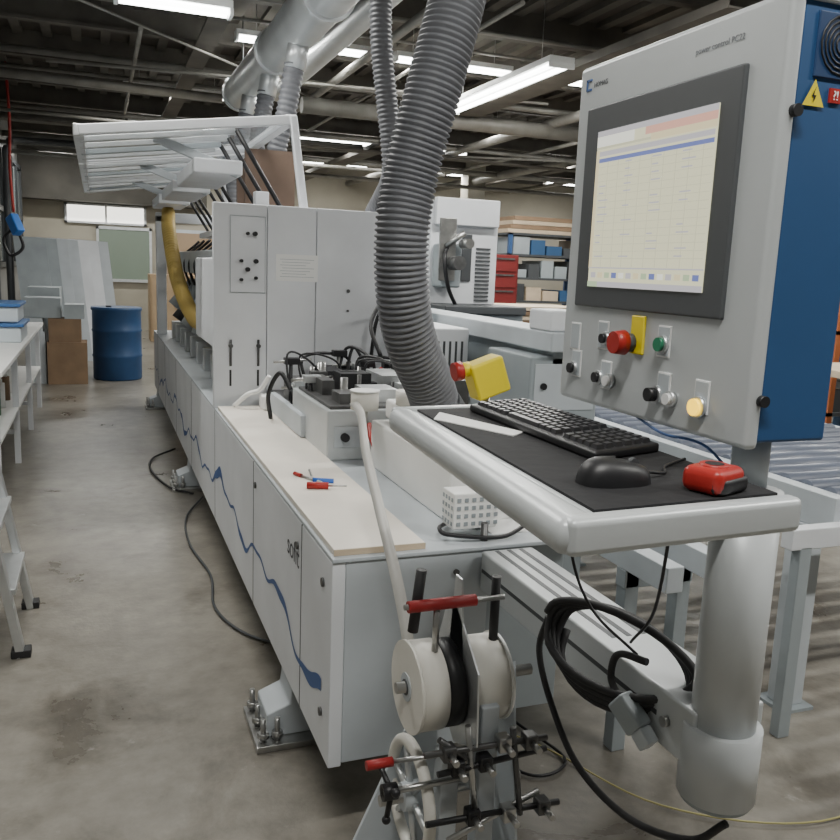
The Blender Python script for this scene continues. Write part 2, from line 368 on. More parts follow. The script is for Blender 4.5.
for k,(y0,y1) in enumerate(((4.62,5.95),(6.05,7.35),(7.45,8.6))):
    def Z(x): return 2.13+(x+.07)*.15/1.05
    xa,xb=-.07,.98
    mk(f'lid_acrylic_{k}',[(xa,y0,Z(xa)),(xb,y0,Z(xb)),(xb,y1,Z(xb)),(xa,y1,Z(xa))],[(0,1,2,3)],GLASS,M)
    bar(f'lid_edge_near_{k}',M,(xa,y0,Z(xa)),(xb+.03,y0,Z(xb)),.035,.05,WHITE,.006)
    bar(f'lid_edge_far_{k}',M,(xa,y1,Z(xa)),(xb,y1,Z(xb)),.035,.05,WHITE,.006)
    bar(f'lid_edge_out_{k}',M,(xa,y0,Z(xa)),(xa,y1,Z(xa)),.05,.06,ALU,.006)
    bar(f'lid_edge_in_{k}',M,(xb,y0,Z(xb)),(xb,y1,Z(xb)),.05,.05,WHITE,.006)
    for q in(.22,.5,.8,1.05): bar(f'lid_crossbar_{k}_{q}',M,(xa,y0+q,Z(xa)-.02),(.72,y0+q,Z(.72)-.02),.05,.03,[ALU,GREYP][int(q*4)%2],.004)
    bar(f'lid_arm_{k}',M,(xb+.01,y0,Z(xb)+.02),(1.06,y0,1.80),.04,.06,WHITE,.01)
    box(f'lid_box_{k}',M,.50,.76,y0+.2,y1-.1,1.99,2.07,WHITE,.01)
    bar(f'lid_rib_{k}',M,(.30,y0+.25,2.16),(.74,y0+.22,2.0),.03,.05,LGREY,.005)
    for q in(.15,.45,.8):
        cyl(f'gas_strut_{k}_{q}',M,(.72,y0+q,2.22),(.98,y0+q,1.80),.013,BLACK,8)
box('lid_backboard',M,1.0,1.30,6.6,6.64,1.79,2.36,BROWN)
box('lid_backboard_b',M,.9,1.22,5.6,5.64,1.79,2.24,BROWN)
# ---- glue / feed unit
box('glue_base',M,.775,1.12,2.95,3.55,ZT,1.0,SILV,.008)
box('glue_base_top',M,.79,1.10,2.97,3.5,1.0,1.012,DSTEEL,.003)
box('glue_knob_plate',M,.80,.90,2.944,2.95,.86,.94,LGREY,.002)
cyl('glue_knob',M,(.84,2.944,.90),(.84,2.925,.90),.016,BLACK,14)
box('feed_fence',M,.80,1.4,3.6,3.66,ZT,1.02,ALU,.004)
box('dark_bed',M,.80,1.42,3.66,4.16,ZT,.90,DSTEEL,.004)
boxes('clamp_blocks',M,[(.84,.92,3.02,3.14,1.012,1.05,0),(.95,1.08,3.05,3.2,1.012,1.06,1),(.83,.88,3.25,3.45,1.012,1.07,0),(.92,1.05,3.3,3.42,1.012,1.09,2),(1.12,1.3,2.8,3.3,ZT,.98,2),(1.15,1.26,2.9,3.1,.98,1.06,0),(1.10,1.22,3.3,3.55,ZT,1.08,1),(1.24,1.40,3.3,3.6,ZT,1.12,2),(1.26,1.36,3.0,3.2,ZT,1.10,0),(.97,1.05,3.7,3.9,.9,1.05,2),(1.1,1.2,3.75,3.95,.9,1.02,1),(.82,.93,3.8,3.95,.9,1.0,0)],[DSTEEL,ALU,BLACK])
for i in range(34):
    x=random.uniform(.8,1.36);y=random.uniform(2.98,4.05);z=random.uniform(.97,1.09)
    cyl(f'fitting_{i}',M,(x,y,ZT),(x,y,z+.03),random.uniform(.006,.018),random.choice([DSTEEL,STEEL,BLACK]),10)
    if i%2: box(f'fitting_cap_{i}',M,x-.03,x+.04,y-.02,y+.03,z,z+.03,random.choice([DSTEEL,BLACK,ALU,BLACK]),.003)
    if i%5==0: cyl(f'fitting_rod_{i}',M,(x-.08,y,z+.01),(x+.1,y+.02,z+.02),.006,STEEL,8)
for i in range(10):
    x=random.uniform(.78,1.2);y=random.uniform(3.3,4.0)
    wire(f'unit_hose_{i}',M,[(x,y,.9),(x+random.uniform(-.05,.08),y+.05,1.08+random.uniform(0,.05)),(x+random.uniform(.1,.2),y+random.uniform(-.1,.1),1.08),(x+.22,y+.1,.92)],.005+.003*(i%2),BLACK)
for i in range(2): cyl(f'red_adjuster_{i}',M,(.95+.21*i,3.5+.1*(i%3),1.05),(.97+.21*i,3.46+.1*(i%3),1.08),.008,RED,10)
wire('left_cable',M,[(.72,3.75,.83),(.70,3.7,.95),(.74,3.65,1.05),(.78,3.6,.98)],.010,BLACK)
box('left_fence',M,.755,.785,3.3,3.95,.83,.92,LGREY,.004)
wire('red_air_tube',M,[(.93,2.93,.95),(.92,2.86,.90),(.95,2.80,.84),(1.05,2.82,.83)],.009,RED)
wire('black_loop',M,[(1.35,4.1,1.3),(1.28,3.9,1.36),(1.20,3.8,1.25),(1.22,3.7,1.12)],.010,BLACK)
wire('hood_cable',M,[(1.30,4.12,1.02),(1.34,4.10,1.3),(1.50,4.1,1.38),(1.56,4.1,1.2)],.010,BLACK)
box('long_cover',M,.915,1.13,2.12,2.86,ZT,.98,WHITE2,.008)
box('cover_step',M,.98,1.2,2.5,2.9,.98,1.05,WHITE2,.01)
box('cover_rail',M,1.15,1.22,2.1,2.9,ZT,.86,GREYP,.004)
cyl('guide_roller',M,(.885,2.85,1.02),(.885,2.85,1.085),.05,REEL,28)
cyl('guide_roller_cap',M,(.885,2.85,1.085),(.885,2.85,1.09),.054,WHITE2,28)
cyl('guide_roller_post',M,(.885,2.85,.97),(.885,2.85,1.02),.014,STEEL,12)
cyl('guide_roller',M,(1.02,2.75,1.05),(1.02,2.75,1.10),.05,REEL,28)
box('vent_box',M,.875,1.005,1.99,2.07,.835,.935,WHITE2,.004)
boxes('vent_holes',M,[(.885+.022*i,.896+.022*i,1.988,1.99,.845+.022*j,.856+.022*j) for i in range(6) for j in range(4)],[GREYP])
boxes('vent_holes_side',M,[(.8735,.875,1.995+.02*i,2.005+.02*i,.845+.022*j,.856+.022*j) for i in range(4) for j in range(4)],[GREYP])
cyl('vent_post',M,(.955,1.96,.30),(.955,1.96,.86),.010,DSTEEL,10)
box('paper_sheet',M,1.0,1.2,2.0,2.2,ZT,ZT+.002,PAPER)
wire('top_cable',M,[(.90,2.1,.82),(.84,2.0,.84),(.86,1.97,.83),(1.0,1.95,.82),(1.1,2.0,.83)],.006,BLACK)
box('rear_beam',M,1.66,1.86,2.9,8.6,1.22,1.30,LGREY,.008)
box('rear_beam_web',M,1.70,1.84,2.95,8.6,1.0,1.22,GREYP)
box('rear_cabinet',M,1.60,1.92,2.95,3.35,.4,1.20,GREYP,.01)
box('rear_cabinet_panel',M,1.62,1.90,2.945,2.95,.98,1.17,LGREY,.002)
for hx in(1.66,1.86): cyl('cabinet_screw',M,(hx,2.945,1.08),(hx,2.935,1.08),.014,BLACK,10)
box('rear_block',M,1.66,1.80,2.92,3.1,1.30,1.385,WHITE,.01)
box('rear_cabinet_b',M,1.44,1.62,3.6,4.2,.4,1.26,WHITE,.01)
box('rear_cabinet_c',M,1.44,1.80,4.4,8.6,.3,1.2,GREYP,.01)
for i in range(5): box(f'cabinet_seam_{i}',M,1.46+.03*i,1.47+.03*i,3.597,3.6,.9,1.2,DGREY)
for yy in(2.95,8.4): box('rear_support',M,1.62,1.9,yy,yy+.12,0,.4,GREYP)
bar('estop_box',M,(.932,2.05,1.225),(1.025,2.05,1.258),.07,.10,YEL,.008)
cyl('estop_collar',M,(.925,2.045,1.265),(.90,2.045,1.26),.02,YEL,18)
cyl('estop_button',M,(.903,2.045,1.26),(.880,2.045,1.256),.025,RED,20)
cyl('estop_post',M,(.985,2.06,.80),(.985,2.06,1.21),.012,STEEL,12)
# ---------------- background white machine ----------------
W=G('dust_extraction_unit')
box('tower',W,2.34,2.90,6.0,6.6,0,2.04,WHITE,.01)
box('tower_head',W,2.36,2.88,5.94,6.0,1.86,2.06,WHITE,.01)
box('window_slot',W,2.60,2.68,5.985,6.0,1.45,1.80,DGREY,.004)
boxes('louvres',W,[(2.72,2.84,5.99,6.0,1.3+.03*i,1.315+.03*i) for i in range(14)],[DGREY])
box('mech_body',W,2.36,2.52,5.8,6.0,1.40,1.72,GREYP,.02)
box('mech_plate',W,2.33,2.46,5.78,5.8,1.45,1.9,STEEL,.004)
cyl('mech_motor',W,(2.42,5.75,1.58),(2.42,5.6,1.58),.05,DSTEEL)
cyl('mech_motor_b',W,(2.50,5.75,1.72),(2.50,5.62,1.72),.035,STEEL)
cyl('mech_arm',W,(2.38,5.78,1.7),(2.50,5.72,1.80),.02,STEEL)
wire('mech_cable',W,[(2.4,5.8,1.7),(2.34,5.7,1.6),(2.38,5.7,1.4),(2.5,5.8,1.25)],.015,BLACK)
box('mech_shelf',W,2.3,2.95,5.55,6.0,1.22,1.28,DGREY,.01)
box('mech_base',W,2.3,2.95,5.6,6.0,0,1.22,GREYP,.01)
# ---------------- extraction ducts ----------------
D=G('extraction_duct')
sweep('main_duct',D,[Vector((1.42,1.5+.1*i,3.24)) for i in range(78)],lambda i:.165+(.006 if i%12 in(0,) else 0),DUCT,28)
for yy in(3.4,5.6,7.3,9.2): cyl('flange',D,(1.42,yy-.02,3.24),(1.42,yy+.02,3.24),.185,DUCT,28)
sweep('second_duct',D,[Vector((1.95,4+.1*i,3.42)) for i in range(60)],.10,DUCT,20)
for i,yy in enumerate((6.4,7.5,8.5)):
    cyl(f'branch_stub_{i}',D,(1.42,yy,3.15),(1.38,yy,2.92),.078,DUCT,20)
    ridged(f'branch_hose_{i}',D,[(1.38,yy,2.95),(1.32,yy,2.6),(1.26,yy+.05,2.3),(1.25,yy+.05,1.77)],.072,HOSE,.04,.12,16)
for yy in(3,6,9): cyl('duct_hanger',D,(1.42,yy,3.38),(1.42,yy,ZC),.008,STEEL,8)
HG=G('corrugated_hose')
ridged('hose',HG,[(1.26,2.7,3.05),(1.08,2.45,2.75),(.96,2.3,2.32),(.89,2.28,2.05),(.83,2.3,1.78),(.81,2.3,1.60),(.83,2.32,1.42),(.88,2.36,1.29),(.96,2.42,1.17),(1.02,2.48,1.06)],.075,HOSE,.016,.10,28)
cyl('hose_cuff',HG,(1.0,2.455,1.10),(1.05,2.5,1.052),.08,DGREY,24)
HG=G('corrugated_hose')
ridged('hose',HG,[(1.3,4.0,3.07),(1.27,4.0,2.9),(1.27,4.0,2.6),(1.31,4.0,2.3),(1.34,4.0,2.1),(1.36,4.05,1.95),(1.36,4.3,1.80)],.050,HOSE,.022,.12,18)
# ---------------- control terminal ----------------
C=G('control_terminal')
FX=.915;Y0,Y1,Z0,Z1=.992,1.555,1.268,1.928
box('front_body',C,FX,.942,Y0,Y1,Z0,Z1,SILV,.010)
box('blue_body',C,.936,1.075,Y0+.003,Y1-.01,Z0+.01,Z1-.008,BLUE,.006)
box('top_cap',C,FX+.008,1.08,Y0-.002,Y1,Z1-.012,Z1+.002,SILV,.004)
BY0,BY1,BZ0,BZ1=1.068,1.505,1.462,1.843
box('monitor_bezel',C,FX-.008,FX+.005,BY0,BY1,BZ0,BZ1,BEZEL,.004)
SY0,SY1,SZ0,SZ1=1.115,1.455,1.502,1.793
box('screen_glass',C,FX-.010,FX-.008,SY0,SY1,SZ0,SZ1,SCR)
e=FX-.0105
h=SZ1-SZ0
def sb(n,a,b_,c,d,m,up=0):
    box(n,C,e-.0004-up,e+.0004,SY1-(SY1-SY0)*b_,SY1-(SY1-SY0)*a,SZ0+h*c,SZ0+h*d,m)
sb('screen_title',0,1,.965,1,SCR3);sb('screen_menu',.0,.35,.90,.965,SCRW);sb('screen_alert',.45,1,.92,.965,SCR4)
sb('screen_alert2',.5,1,.88,.92,SCR7);sb('screen_band',.0,.5,.885,.90,SCR6)
sb('screen_selected',.03,.99,.80,.825,SCR2);sb('screen_header',.03,.99,.84,.87,SCR3)
sb('screen_side',.0,.028,.12,.88,SCR7)
for i in range(14): sb(f'screen_row_{i}',.03,.99,.768-.045*i,.771-.045*i,SCR6)
for i in range(9): sb(f'screen_col_{i}',.12+.10*i,.122+.10*i,.13,.80,SCR6)
for i in range(14):
    for j in range(4):
        if random.random()<.6: sb('screen_entry',.05+.24*j,.05+.24*j+random.uniform(.04,.10),.78-.045*i,.788-.045*i,SCR3,.0001)
for i in range(14): sb(f'screen_icon_{i}',.03+.069*i,.075+.069*i,.06,.095,[SCR3,SCR5,SCRW,SCR7,SCR2][i*3%5])
sb('screen_taskbar',0,1,0,.035,SCR3);sb('screen_start',0,.1,0,.035,SCR5,.0001);sb('screen_tool',.0,1,.12,.128,SCR3)
text('panel_lettering',C,'power control PC22',.0135,(FX-.0008,1.14,1.880),'-x',INKG,.0002)
text('maker_lettering',C,'HOMAG',.013,(FX-.0008,1.475,1.883),'-x',INK,.0002)
boxes('maker_logo',C,[(FX-.002,FX,1.508,1.526,1.897,1.901),(FX-.002,FX,1.522,1.526,1.879,1.901),(FX-.002,FX,1.508,1.526,1.879,1.883)],[BLUEW])
def plate(y,z,w_=.030,h_=.05):
    box('button_plate',C,FX-.002,FX,y-w_/2,y+w_/2,z-h_/2,z+h_/2,PAPER,.001)
    box('button_plate_inner',C,FX-.003,FX,y-w_/2+.003,y+w_/2-.003,z-h_/2+.003,z+h_/2-.003,LGREY)
def btn(y,z,m,r=.012,d=.016):
    cyl('button_ring',C,(FX,y,z),(FX-.01,y,z),r+.004,ALU,20);cyl('button_cap',C,(FX-.01,y,z),(FX-d,y,z),r,m,20)
for y,z in((1.50,1.40),(1.40,1.41),(1.21,1.415),(1.49,1.345),(1.38,1.335),(1.20,1.335),(1.10,1.335)): plate(y,z,.036,.055)
btn(1.385,1.405,BLACK,.009);btn(1.21,1.410,GREEN);btn(1.495,1.335,BLACK,.010);btn(1.40,1.328,BLACK,.010);btn(1.362,1.326,PAPER,.010)
btn(1.215,1.322,BLACK,.012,.024);btn(1.175,1.32,PAPER,.010);btn(1.102,1.318,YLAMP,.014)
box('estop_plate',C,FX-.006,FX,1.265,1.305,1.385,1.455,YEL,.003)
cyl('estop_neck',C,(FX,1.30,1.405),(FX-.025,1.30,1.405),.017,DGREY,20)
cyl('estop_head',C,(FX-.022,1.30,1.405),(FX-.045,1.30,1.405),.023,RED,24,.02)
for z in(1.765,1.345):
    cyl('hinge_lock',C,(.935,Y0,z),(.935,Y0-.010,z),.009,BLACK,16)
for i in range(5):
    rr=.012+.007*i
    sweep(f'fan_ring_{i}',C,[Vector((1.012+rr*math.cos(a*.3927),Y0,1.862+rr*math.sin(a*.3927))) for a in range(17)],.0018,BLACK,6)
box('fan_grille',C,.965,1.058,Y0+.0,Y0+.01,1.815,1.905,mat('blue_dark',(.01,.04,.12),.5),.002)
mk('warning_triangle',[(.950,Y0+.0005,1.775),(.990,Y0+.0005,1.775),(.970,Y0+.0005,1.812)],[(0,1,2)],YEL,C)
mk('warning_bolt',[(.968,Y0-.0003,1.779),(.974,Y0-.0003,1.790),(.969,Y0-.0003,1.790),(.973,Y0-.0003,1.803),(.965,Y0-.0003,1.788),(.971,Y0-.0003,1.788)],[(0,1,2),(2,3,4),(2,4,5)],BLACK,C)
box('red_label',C,.999,1.021,Y0,Y0+.004,1.783,1.803,RED)
text('label_mark',C,'?!',.018,(1.010,Y0-.0005,1.787),'-y',PAPER)
# tray
TZ=1.235
def tq(x0,x1,y0,y1):
    def f(x,y): 
        return (x+(y-.82)*.065*(1-(x-.51)/.5),y+(x-.51)*.05)
    return [f(x0,y0),f(x1,y0),f(x1,y1),f(x0,y1)]
TA,TB,TC,TD=.510,.882,.82,1.62
slab('tray_pan',C,tq(TA+.01,TB,TC+.01,TD),TZ-.045,TZ-.002,SILV,.006)
slab('tray_front_lip',C,tq(TA-.012,TA+.050,TC,TD),TZ-.046,TZ+.004,SILV,.020)
slab('tray_near_lip',C,tq(TA+.0,TB,TC-.004,TC+.028),TZ-.044,TZ+.004,SILV,.010)
slab('tray_far_lip',C,tq(TA,TB,TD-.02,TD+.01),TZ-.045,TZ+.004,SILV,.008)
slab('tray_mat',C,tq(TA+.055,TB-.012,TC+.035,TD-.025),TZ-.002,TZ+.002,MAT_)
slab('tray_paper',C,[(.60,1.48),(.68,1.30),(.715,1.33),(.64,1.55)],TZ+.002,TZ+.004,PAPER)
box('tray_bracket',C,.70,1.02,1.02,1.12,TZ-.085,TZ-.045,GREYP,.006)
box('tray_bracket_b',C,.70,.78,1.0,1.5,TZ-.08,TZ-.045,GREYP,.004)
boxes('tray_fixings',C,[(.62,.70,1.1,1.3,TZ-.07,TZ-.045),(.80,.88,1.2,1.32,TZ-.10,TZ-.045)],[DGREY])
cyl('column_neck',C,(1.0,1.07,TZ-.05),(1.0,1.07,Z0+.01),.030,LGREY,24)
cyl('column',C,(.985,1.05,.70),(.985,1.05,TZ-.045),.054,SILV,36)
cyl('column_collar',C,(.985,1.05,.645),(.985,1.05,.775),.066,SILV,36)
cyl('column_foot_ring',C,(.985,1.05,.635),(.985,1.05,.648),.060,GREYP,36)
box('boom',C,.925,1.075,1.05,1.91,.695,.80,SILV,.006)
for xx in(.965,1.0,1.035): box('boom_slot',C,xx-.006,xx+.006,1.35,1.90,.7995,.8008,DGREY)
box('boom_side_slot',C,.9242,.926,1.15,1.9,.745,.755,DGREY)
for yy in(1.12,1.2): cyl('boom_bolt',C,(.925,yy,.75),(.915,yy,.75),.01,STEEL,10)
wire('thin_cable_a',C,[(.80,1.3,1.17),(.83,1.32,1.0),(.86,1.28,.9),(.91,1.2,.84)],.003,BLACK)
wire('thin_cable_b',C,[(.84,1.05,1.16),(.9,1.15,.95),(.93,1.25,.84)],.003,BLACK)
wire('thin_cable_c',C,[(.93,1.3,1.27),(.92,1.2,1.255),(.95,1.1,1.24),(1.0,1.02,1.1),(1.04,1.1,.82)],.0025,BLUEW)
cyl('under_knob',C,(.80,1.20,1.15),(.80,1.20,1.10),.018,BLACK,14)
# keyboard
K=G('computer_keyboard')
kq=[(.715,1.09),(.868,1.135),(.858,1.60),(.71,1.56)]
slab('case',K,kq,TZ+.002,TZ+.018,BLACK,.005)
V=[];F=[]
def kp(a,b_):
    p=[Vector((*q,0)) for q in kq];l=p[0].lerp(p[3],b_);r_=p[1].lerp(p[2],b_);return l.lerp(r_,a)
for rI in range(6):
    for cI in range(21):
        if cI in(5,): continue
        a0=.08+rI*.145;a1=a0+.12;b0=.03+cI*.0448;b1=b0+.038
        if rI==0 and 9<=cI<=14:
            if cI!=9: continue
            b1=b0+.25
        k=len(V);z0=TZ+.018;z1=TZ+.025
        for (a,b_) in((a0,b0),(a1,b0),(a1,b1),(a0,b1)): q=kp(a,b_);V.append((q.x,q.y,z0))
        for (a,b_) in((a0+.015,b0+.005),(a1-.015,b0+.005),(a1-.015,b1-.005),(a0+.015,b1-.005)): q=kp(a,b_);V.append((q.x,q.y,z1))
        F+=[tuple(i+k for i in f) for f in BF]
mk('keys',V,F,KEY,K)
Mo=G('computer_mouse')
V=[];F=[];n=20;hh=8
cx,cy=.672,.975
for i in range(hh+1):
    t=math.pi/2*i/hh
    for k in range(n):
        p=2*math.pi*k/n
        ex=math.copysign(abs(math.cos(p))**.8,math.cos(p));ey=math.copysign(abs(math.sin(p))**.8,math.sin(p))
        V.append((cx+.056*ex*math.cos(t)**.6,cy+.034*ey*math.cos(t)**.6,TZ+.002+.034*math.sin(t)**.9*(1-.12*ex)))
for i in range(hh):
    for k in range(n): F.append((i*n+k,i*n+(k+1)%n,(i+1)*n+(k+1)%n,(i+1)*n+k))
mk('shell',V,F,BLACK,Mo,smooth=True)
cyl('wheel',Mo,(cx+.03,cy-.004,TZ+.028),(cx+.03,cy+.004,TZ+.028),.008,DGREY,12)
wire('mouse_cord',Mo,[(cx+.05,cy,TZ+.015),(cx+.10,cy+.02,TZ+.006),(.80,1.03,TZ+.006),(.86,1.06,TZ+.008)],.0025,BLACK)
T=G('tape_measure')
tx,ty=.785,.905
def rot(x,y,a=.35): return (tx+x*math.cos(a)-y*math.sin(a),ty+x*math.sin(a)+y*math.cos(a))
slab('body',T,[rot(-.036,-.03),rot(.036,-.03),rot(.036,.03),rot(-.036,.03)],TZ+.002,TZ+.038,RED,.012)
slab('grip',T,[rot(-.04,-.018),rot(-.02,-.033),rot(.04,-.033),rot(.04,-.01)],TZ+.002,TZ+.026,BLACK,.008)
c=rot(0,0);cyl('dial',T,(c[0],c[1],TZ+.034),(c[0],c[1],TZ+.040),.020,RED,24)
cyl('dial_label',T,(c[0],c[1],TZ+.040),(c[0],c[1],TZ+.0405),.013,BLACK,24)
c=rot(.038,.0);box('hook',T,c[0]-.004,c[0]+.006,c[1]-.01,c[1]+.01,TZ+.002,TZ+.014,YEL)
# coiled cable
CB=G('power_cable')
pts=[]
for i in range(50):
    a=2*math.pi*i/12.25;k=i/12.25
    s_=math.cos(a);t_=math.sin(a)
    pts.append((.945-.070*s_*(1-.04*k)+.005*k-.06*(t_<0)*abs(t_)-.03,1.27+.15*s_*(1-.05*k)+.01*t_,.828+(.060+.006*k)*t_-.007*k+.012*s_))
sweep('coil',CB,cr(pts,3),.0080,RUBBER,8)
wire('hanging_loop',CB,[(.86,1.44,.82),(.85,1.45,.74),(.86,1.40,.64),(.87,1.30,.56),(.90,1.17,.53),(.94,1.05,.56),(.97,1.0,.62)],.007,RUBBER)
bar('plug',CB,(.885,1.21,.755),(.90,1.16,.715),.036,.045,GREYP,.006)
bar('plug_end',CB,(.90,1.16,.715),(.905,1.135,.695),.028,.034,LGREY,.004)
wire('plug_lead',CB,[(.885,1.21,.755),(.885,1.24,.78),(.89,1.23,.83),(.91,1.17,.84)],.007,RUBBER)
# ---------------- edge tape reel stand ----------------
R=G('edge_tape_reel_stand')
ry,rz=1.5,.675
def reel(nm,xa,xb,y,z,r_,m):
    cyl(nm,R,(xa,y,z),(xb,y,z),r_,m,56)
    cyl(nm+'_rim',R,(xa-.002,y,z),(xa+.004,y,z),r_+.003,m,56)
    cyl(nm+'_core',R,(xa-.004,y,z),(xa-.001,y,z),r_*.32,LGREY,28)
    cyl(nm+'_bore',R,(xa-.006,y,z),(xa-.003,y,z),r_*.18,DGREY,20)
reel('reel_left',.575,.634,ry,rz,.092,REEL)
cyl('tape_black',R,(.636,ry,rz),(.672,ry,rz),.090,BLACK,56)
cyl('reel_right',R,(.684,ry,rz),(.775,ry,rz),.088,REEL,56)
cyl('reel_right_rim',R,(.771,ry,rz),(.778,ry,rz),.092,WHITE2,56)
prism('flange_plate',R,[(ry-.13,rz-.08),(ry-.02,rz-.13),(ry+.12,rz-.02),(ry+.05,rz+.15),(ry-.0,rz+.17),(ry-.12,rz+.07)],'x',.676,.680,ALU,.0005)
prism('flange_tongue',R,[(ry-.05,rz+.05),(ry+.03,rz+.05),(ry+.01,rz+.23),(ry-.02,rz+.23)],'x',.676,.680,ALU,.0005)
cyl('shaft',R,(.55,ry,rz),(.86,ry,rz),.012,STEEL,14)
# lower spoked guide ring
ringp=[Vector((.60,ry+.02+.115*math.cos(a*math.pi/24),.41+.115*math.sin(a*math.pi/24))) for a in range(49)]
sweep('guide_ring',R,ringp,.013,REEL,10,cap=False)
for k in range(6):
    a=k*math.pi/3+.2
    cyl(f'guide_spoke_{k}',R,(.60,ry+.02,.41),(.60,ry+.02+.112*math.cos(a),.41+.112*math.sin(a)),.008,ALU,8)
cyl('guide_hub',R,(.58,ry+.02,.41),(.625,ry+.02,.41),.03,LGREY,20)
cyl('lower_shaft',R,(.53,ry+.02,.41),(.86,ry+.02,.41),.012,STEEL,14)
box('post',R,.70,.74,1.40,1.44,.03,.66,LGREY,.004)
box('post_b',R,.625,.665,1.42,1.46,.03,.56,LGREY,.004)
prism('side_plate',R,[(1.36,.05),(1.62,.05),(1.55,.62),(1.46,.72)],'x',.795,.801,LGREY,.001)
bar('base_leg_a',R,(.735,1.46,.03),(.42,1.46,.03),.06,.05,LGREY,.005)
bar('base_leg_b',R,(.735,1.2,.03),(.735,1.8,.03),.06,.05,LGREY,.005)
prism('base_gusset',R,[(.42,.055),(.70,.055),(.70,.50),(.62,.50)],'y',1.62,1.63,LGREY,.002)
cyl('handle_bar',R,(.55,1.47,.862),(.77,1.47,.862),.006,STEEL,10)
cyl('handle_grip',R,(.558,1.47,.862),(.705,1.47,.862),.012,REDT,16)
cyl('handle_riser',R,(.578,1.49,.80),(.592,1.49,.93),.011,RUBBER,12)
cyl('handle_riser_b',R,(.76,1.49,.76),(.76,1.49,.90),.010,RUBBER,12)
cyl('handle_riser_c',R,(.62,1.47,.762),(.62,1.47,.862),.007,STEEL,12)
cyl('grip_low',R,(.475,1.45,.545),(.53,1.45,.545),.010,REDT,14)
cyl('grip_low_rod',R,(.53,1.45,.545),(.72,1.45,.535),.005,STEEL,10)
def star(x,y,z,r,nm):
    cyl(nm+'_hub',R,(x-.02,y,z),(x+.01,y,z),r*.28,BLACK,12)
    for k in range(3):
        a=k*2*math.pi/3+.5
        cyl(f'{nm}_arm_{k}',R,(x,y,z),(x-.01,y+r*math.cos(a),z+r*math.sin(a)),.006,BLACK,8)
        sphere(f'{nm}_ball_{k}',R,(x-.01,y+r*math.cos(a),z+r*math.sin(a)),.009,BLACK)
star(.52,1.42,.50,.06,'star_knob')
cyl('star_shaft',R,(.50,1.42,.50),(.70,1.42,.50),.007,STEEL,10)
for i,(a,b_) in enumerate([((.57,1.38,.592),(.84,1.38,.585)),((.60,1.38,.545),(.84,1.38,.56)),((.66,1.38,.64),(.69,1.38,.42)),((.76,1.38,.62),(.79,1.38,.42)),((.58,1.38,.44),(.88,1.38,.43)),((.62,1.36,.41),(.84,1.40,.45)),((.60,1.38,.62),(.66,1.38,.57))]):
    cyl(f'clamp_rod_{i}',R,a,b_,.0065,[DSTEEL,BLACK,STEEL][i%3],10)
for i,(x,z) in enumerate([(.62,.59),(.70,.555),(.74,.59),(.80,.585),(.68,.44),(.76,.43),(.84,.43),(.64,.555)]):
    box(f'clamp_block_{i}',R,x-.014,x+.014,1.365,1.395,z-.016,z+.016,[DSTEEL,BLACK,STEEL][i%3],.004)
    cyl(f'clamp_screw_{i}',R,(x,1.365,z),(x,1.335,z),.007,STEEL,8)
tp=cr([(.60,1.56,.72),(.600,1.60,.78),(.61,1.70,.85),(.65,1.95,.93),(.72,2.3,1.0),(.81,2.65,1.04),(.838,2.84,1.05)],8)
V=[];F=[]
for i,p in enumerate(tp):
    V+=[(p.x-.012,p.y,p.z-.007),(p.x+.012,p.y,p.z+.007)]
    if i: k=2*i;F.append((k-2,k-1,k+1,k))
o=mk('edge_tape_strip',V,F,TAPE,R,smooth=True);s=o.modifiers.new('s','SOLIDIFY');s.thickness=.002
# ---------------- hand tools ----------------
tl=G('screwdriver')
cyl('handle',tl,(.60,2.52,.839),(.665,2.50,.839),.011,RED,12);cyl('blade',tl,(.665,2.50,.839),(.72,2.485,.839),.003,STEEL,8)
tl=G('hex_key')
cyl('shaft',tl,(.60,2.70,.833),(.66,2.57,.833),.004,STEEL,8);cyl('grip',tl,(.60,2.70,.834),(.615,2.665,.834),.007,RED,10)
tl=G('hex_key')
cyl('grip',tl,(.64,2.60,.834),(.70,2.57,.834),.008,mat('tool_blue',(.02,.12,.5),.4),10);cyl('shaft',tl,(.64,2.60,.833),(.66,2.74,.833),.004,STEEL,8)
fc=G('floor_cable')
wire('cable_a',fc,[(.55,5.5,.02),(.42,5.7,.015),(.33,6.2,.015),(.36,6.6,.015),(.55,6.9,.02)],.008,BLACK)
wire('cable_b',fc,[(.60,5.4,.02),(.46,5.0,.012),(.43,4.5,.012),(.48,4.0,.012),(.45,3.6,.012),(.53,3.3,.012),(.7,3.1,.012)],.006,DGREY)
fc=G('floor_cable')
wire('cable',fc,[(1.0,2.6,.012),(1.3,2.2,.012),(1.5,1.8,.012),(1.9,1.6,.012),(2.4,1.7,.012)],.003,mat('yellow_wire',(.4,.36,.15),.5))
wire('cable_c',fc,[(1.1,2.3,.012),(1.2,2.05,.012),(1.35,2.1,.012),(1.3,2.4,.012),(1.5,2.5,.012)],.005,BLACK)
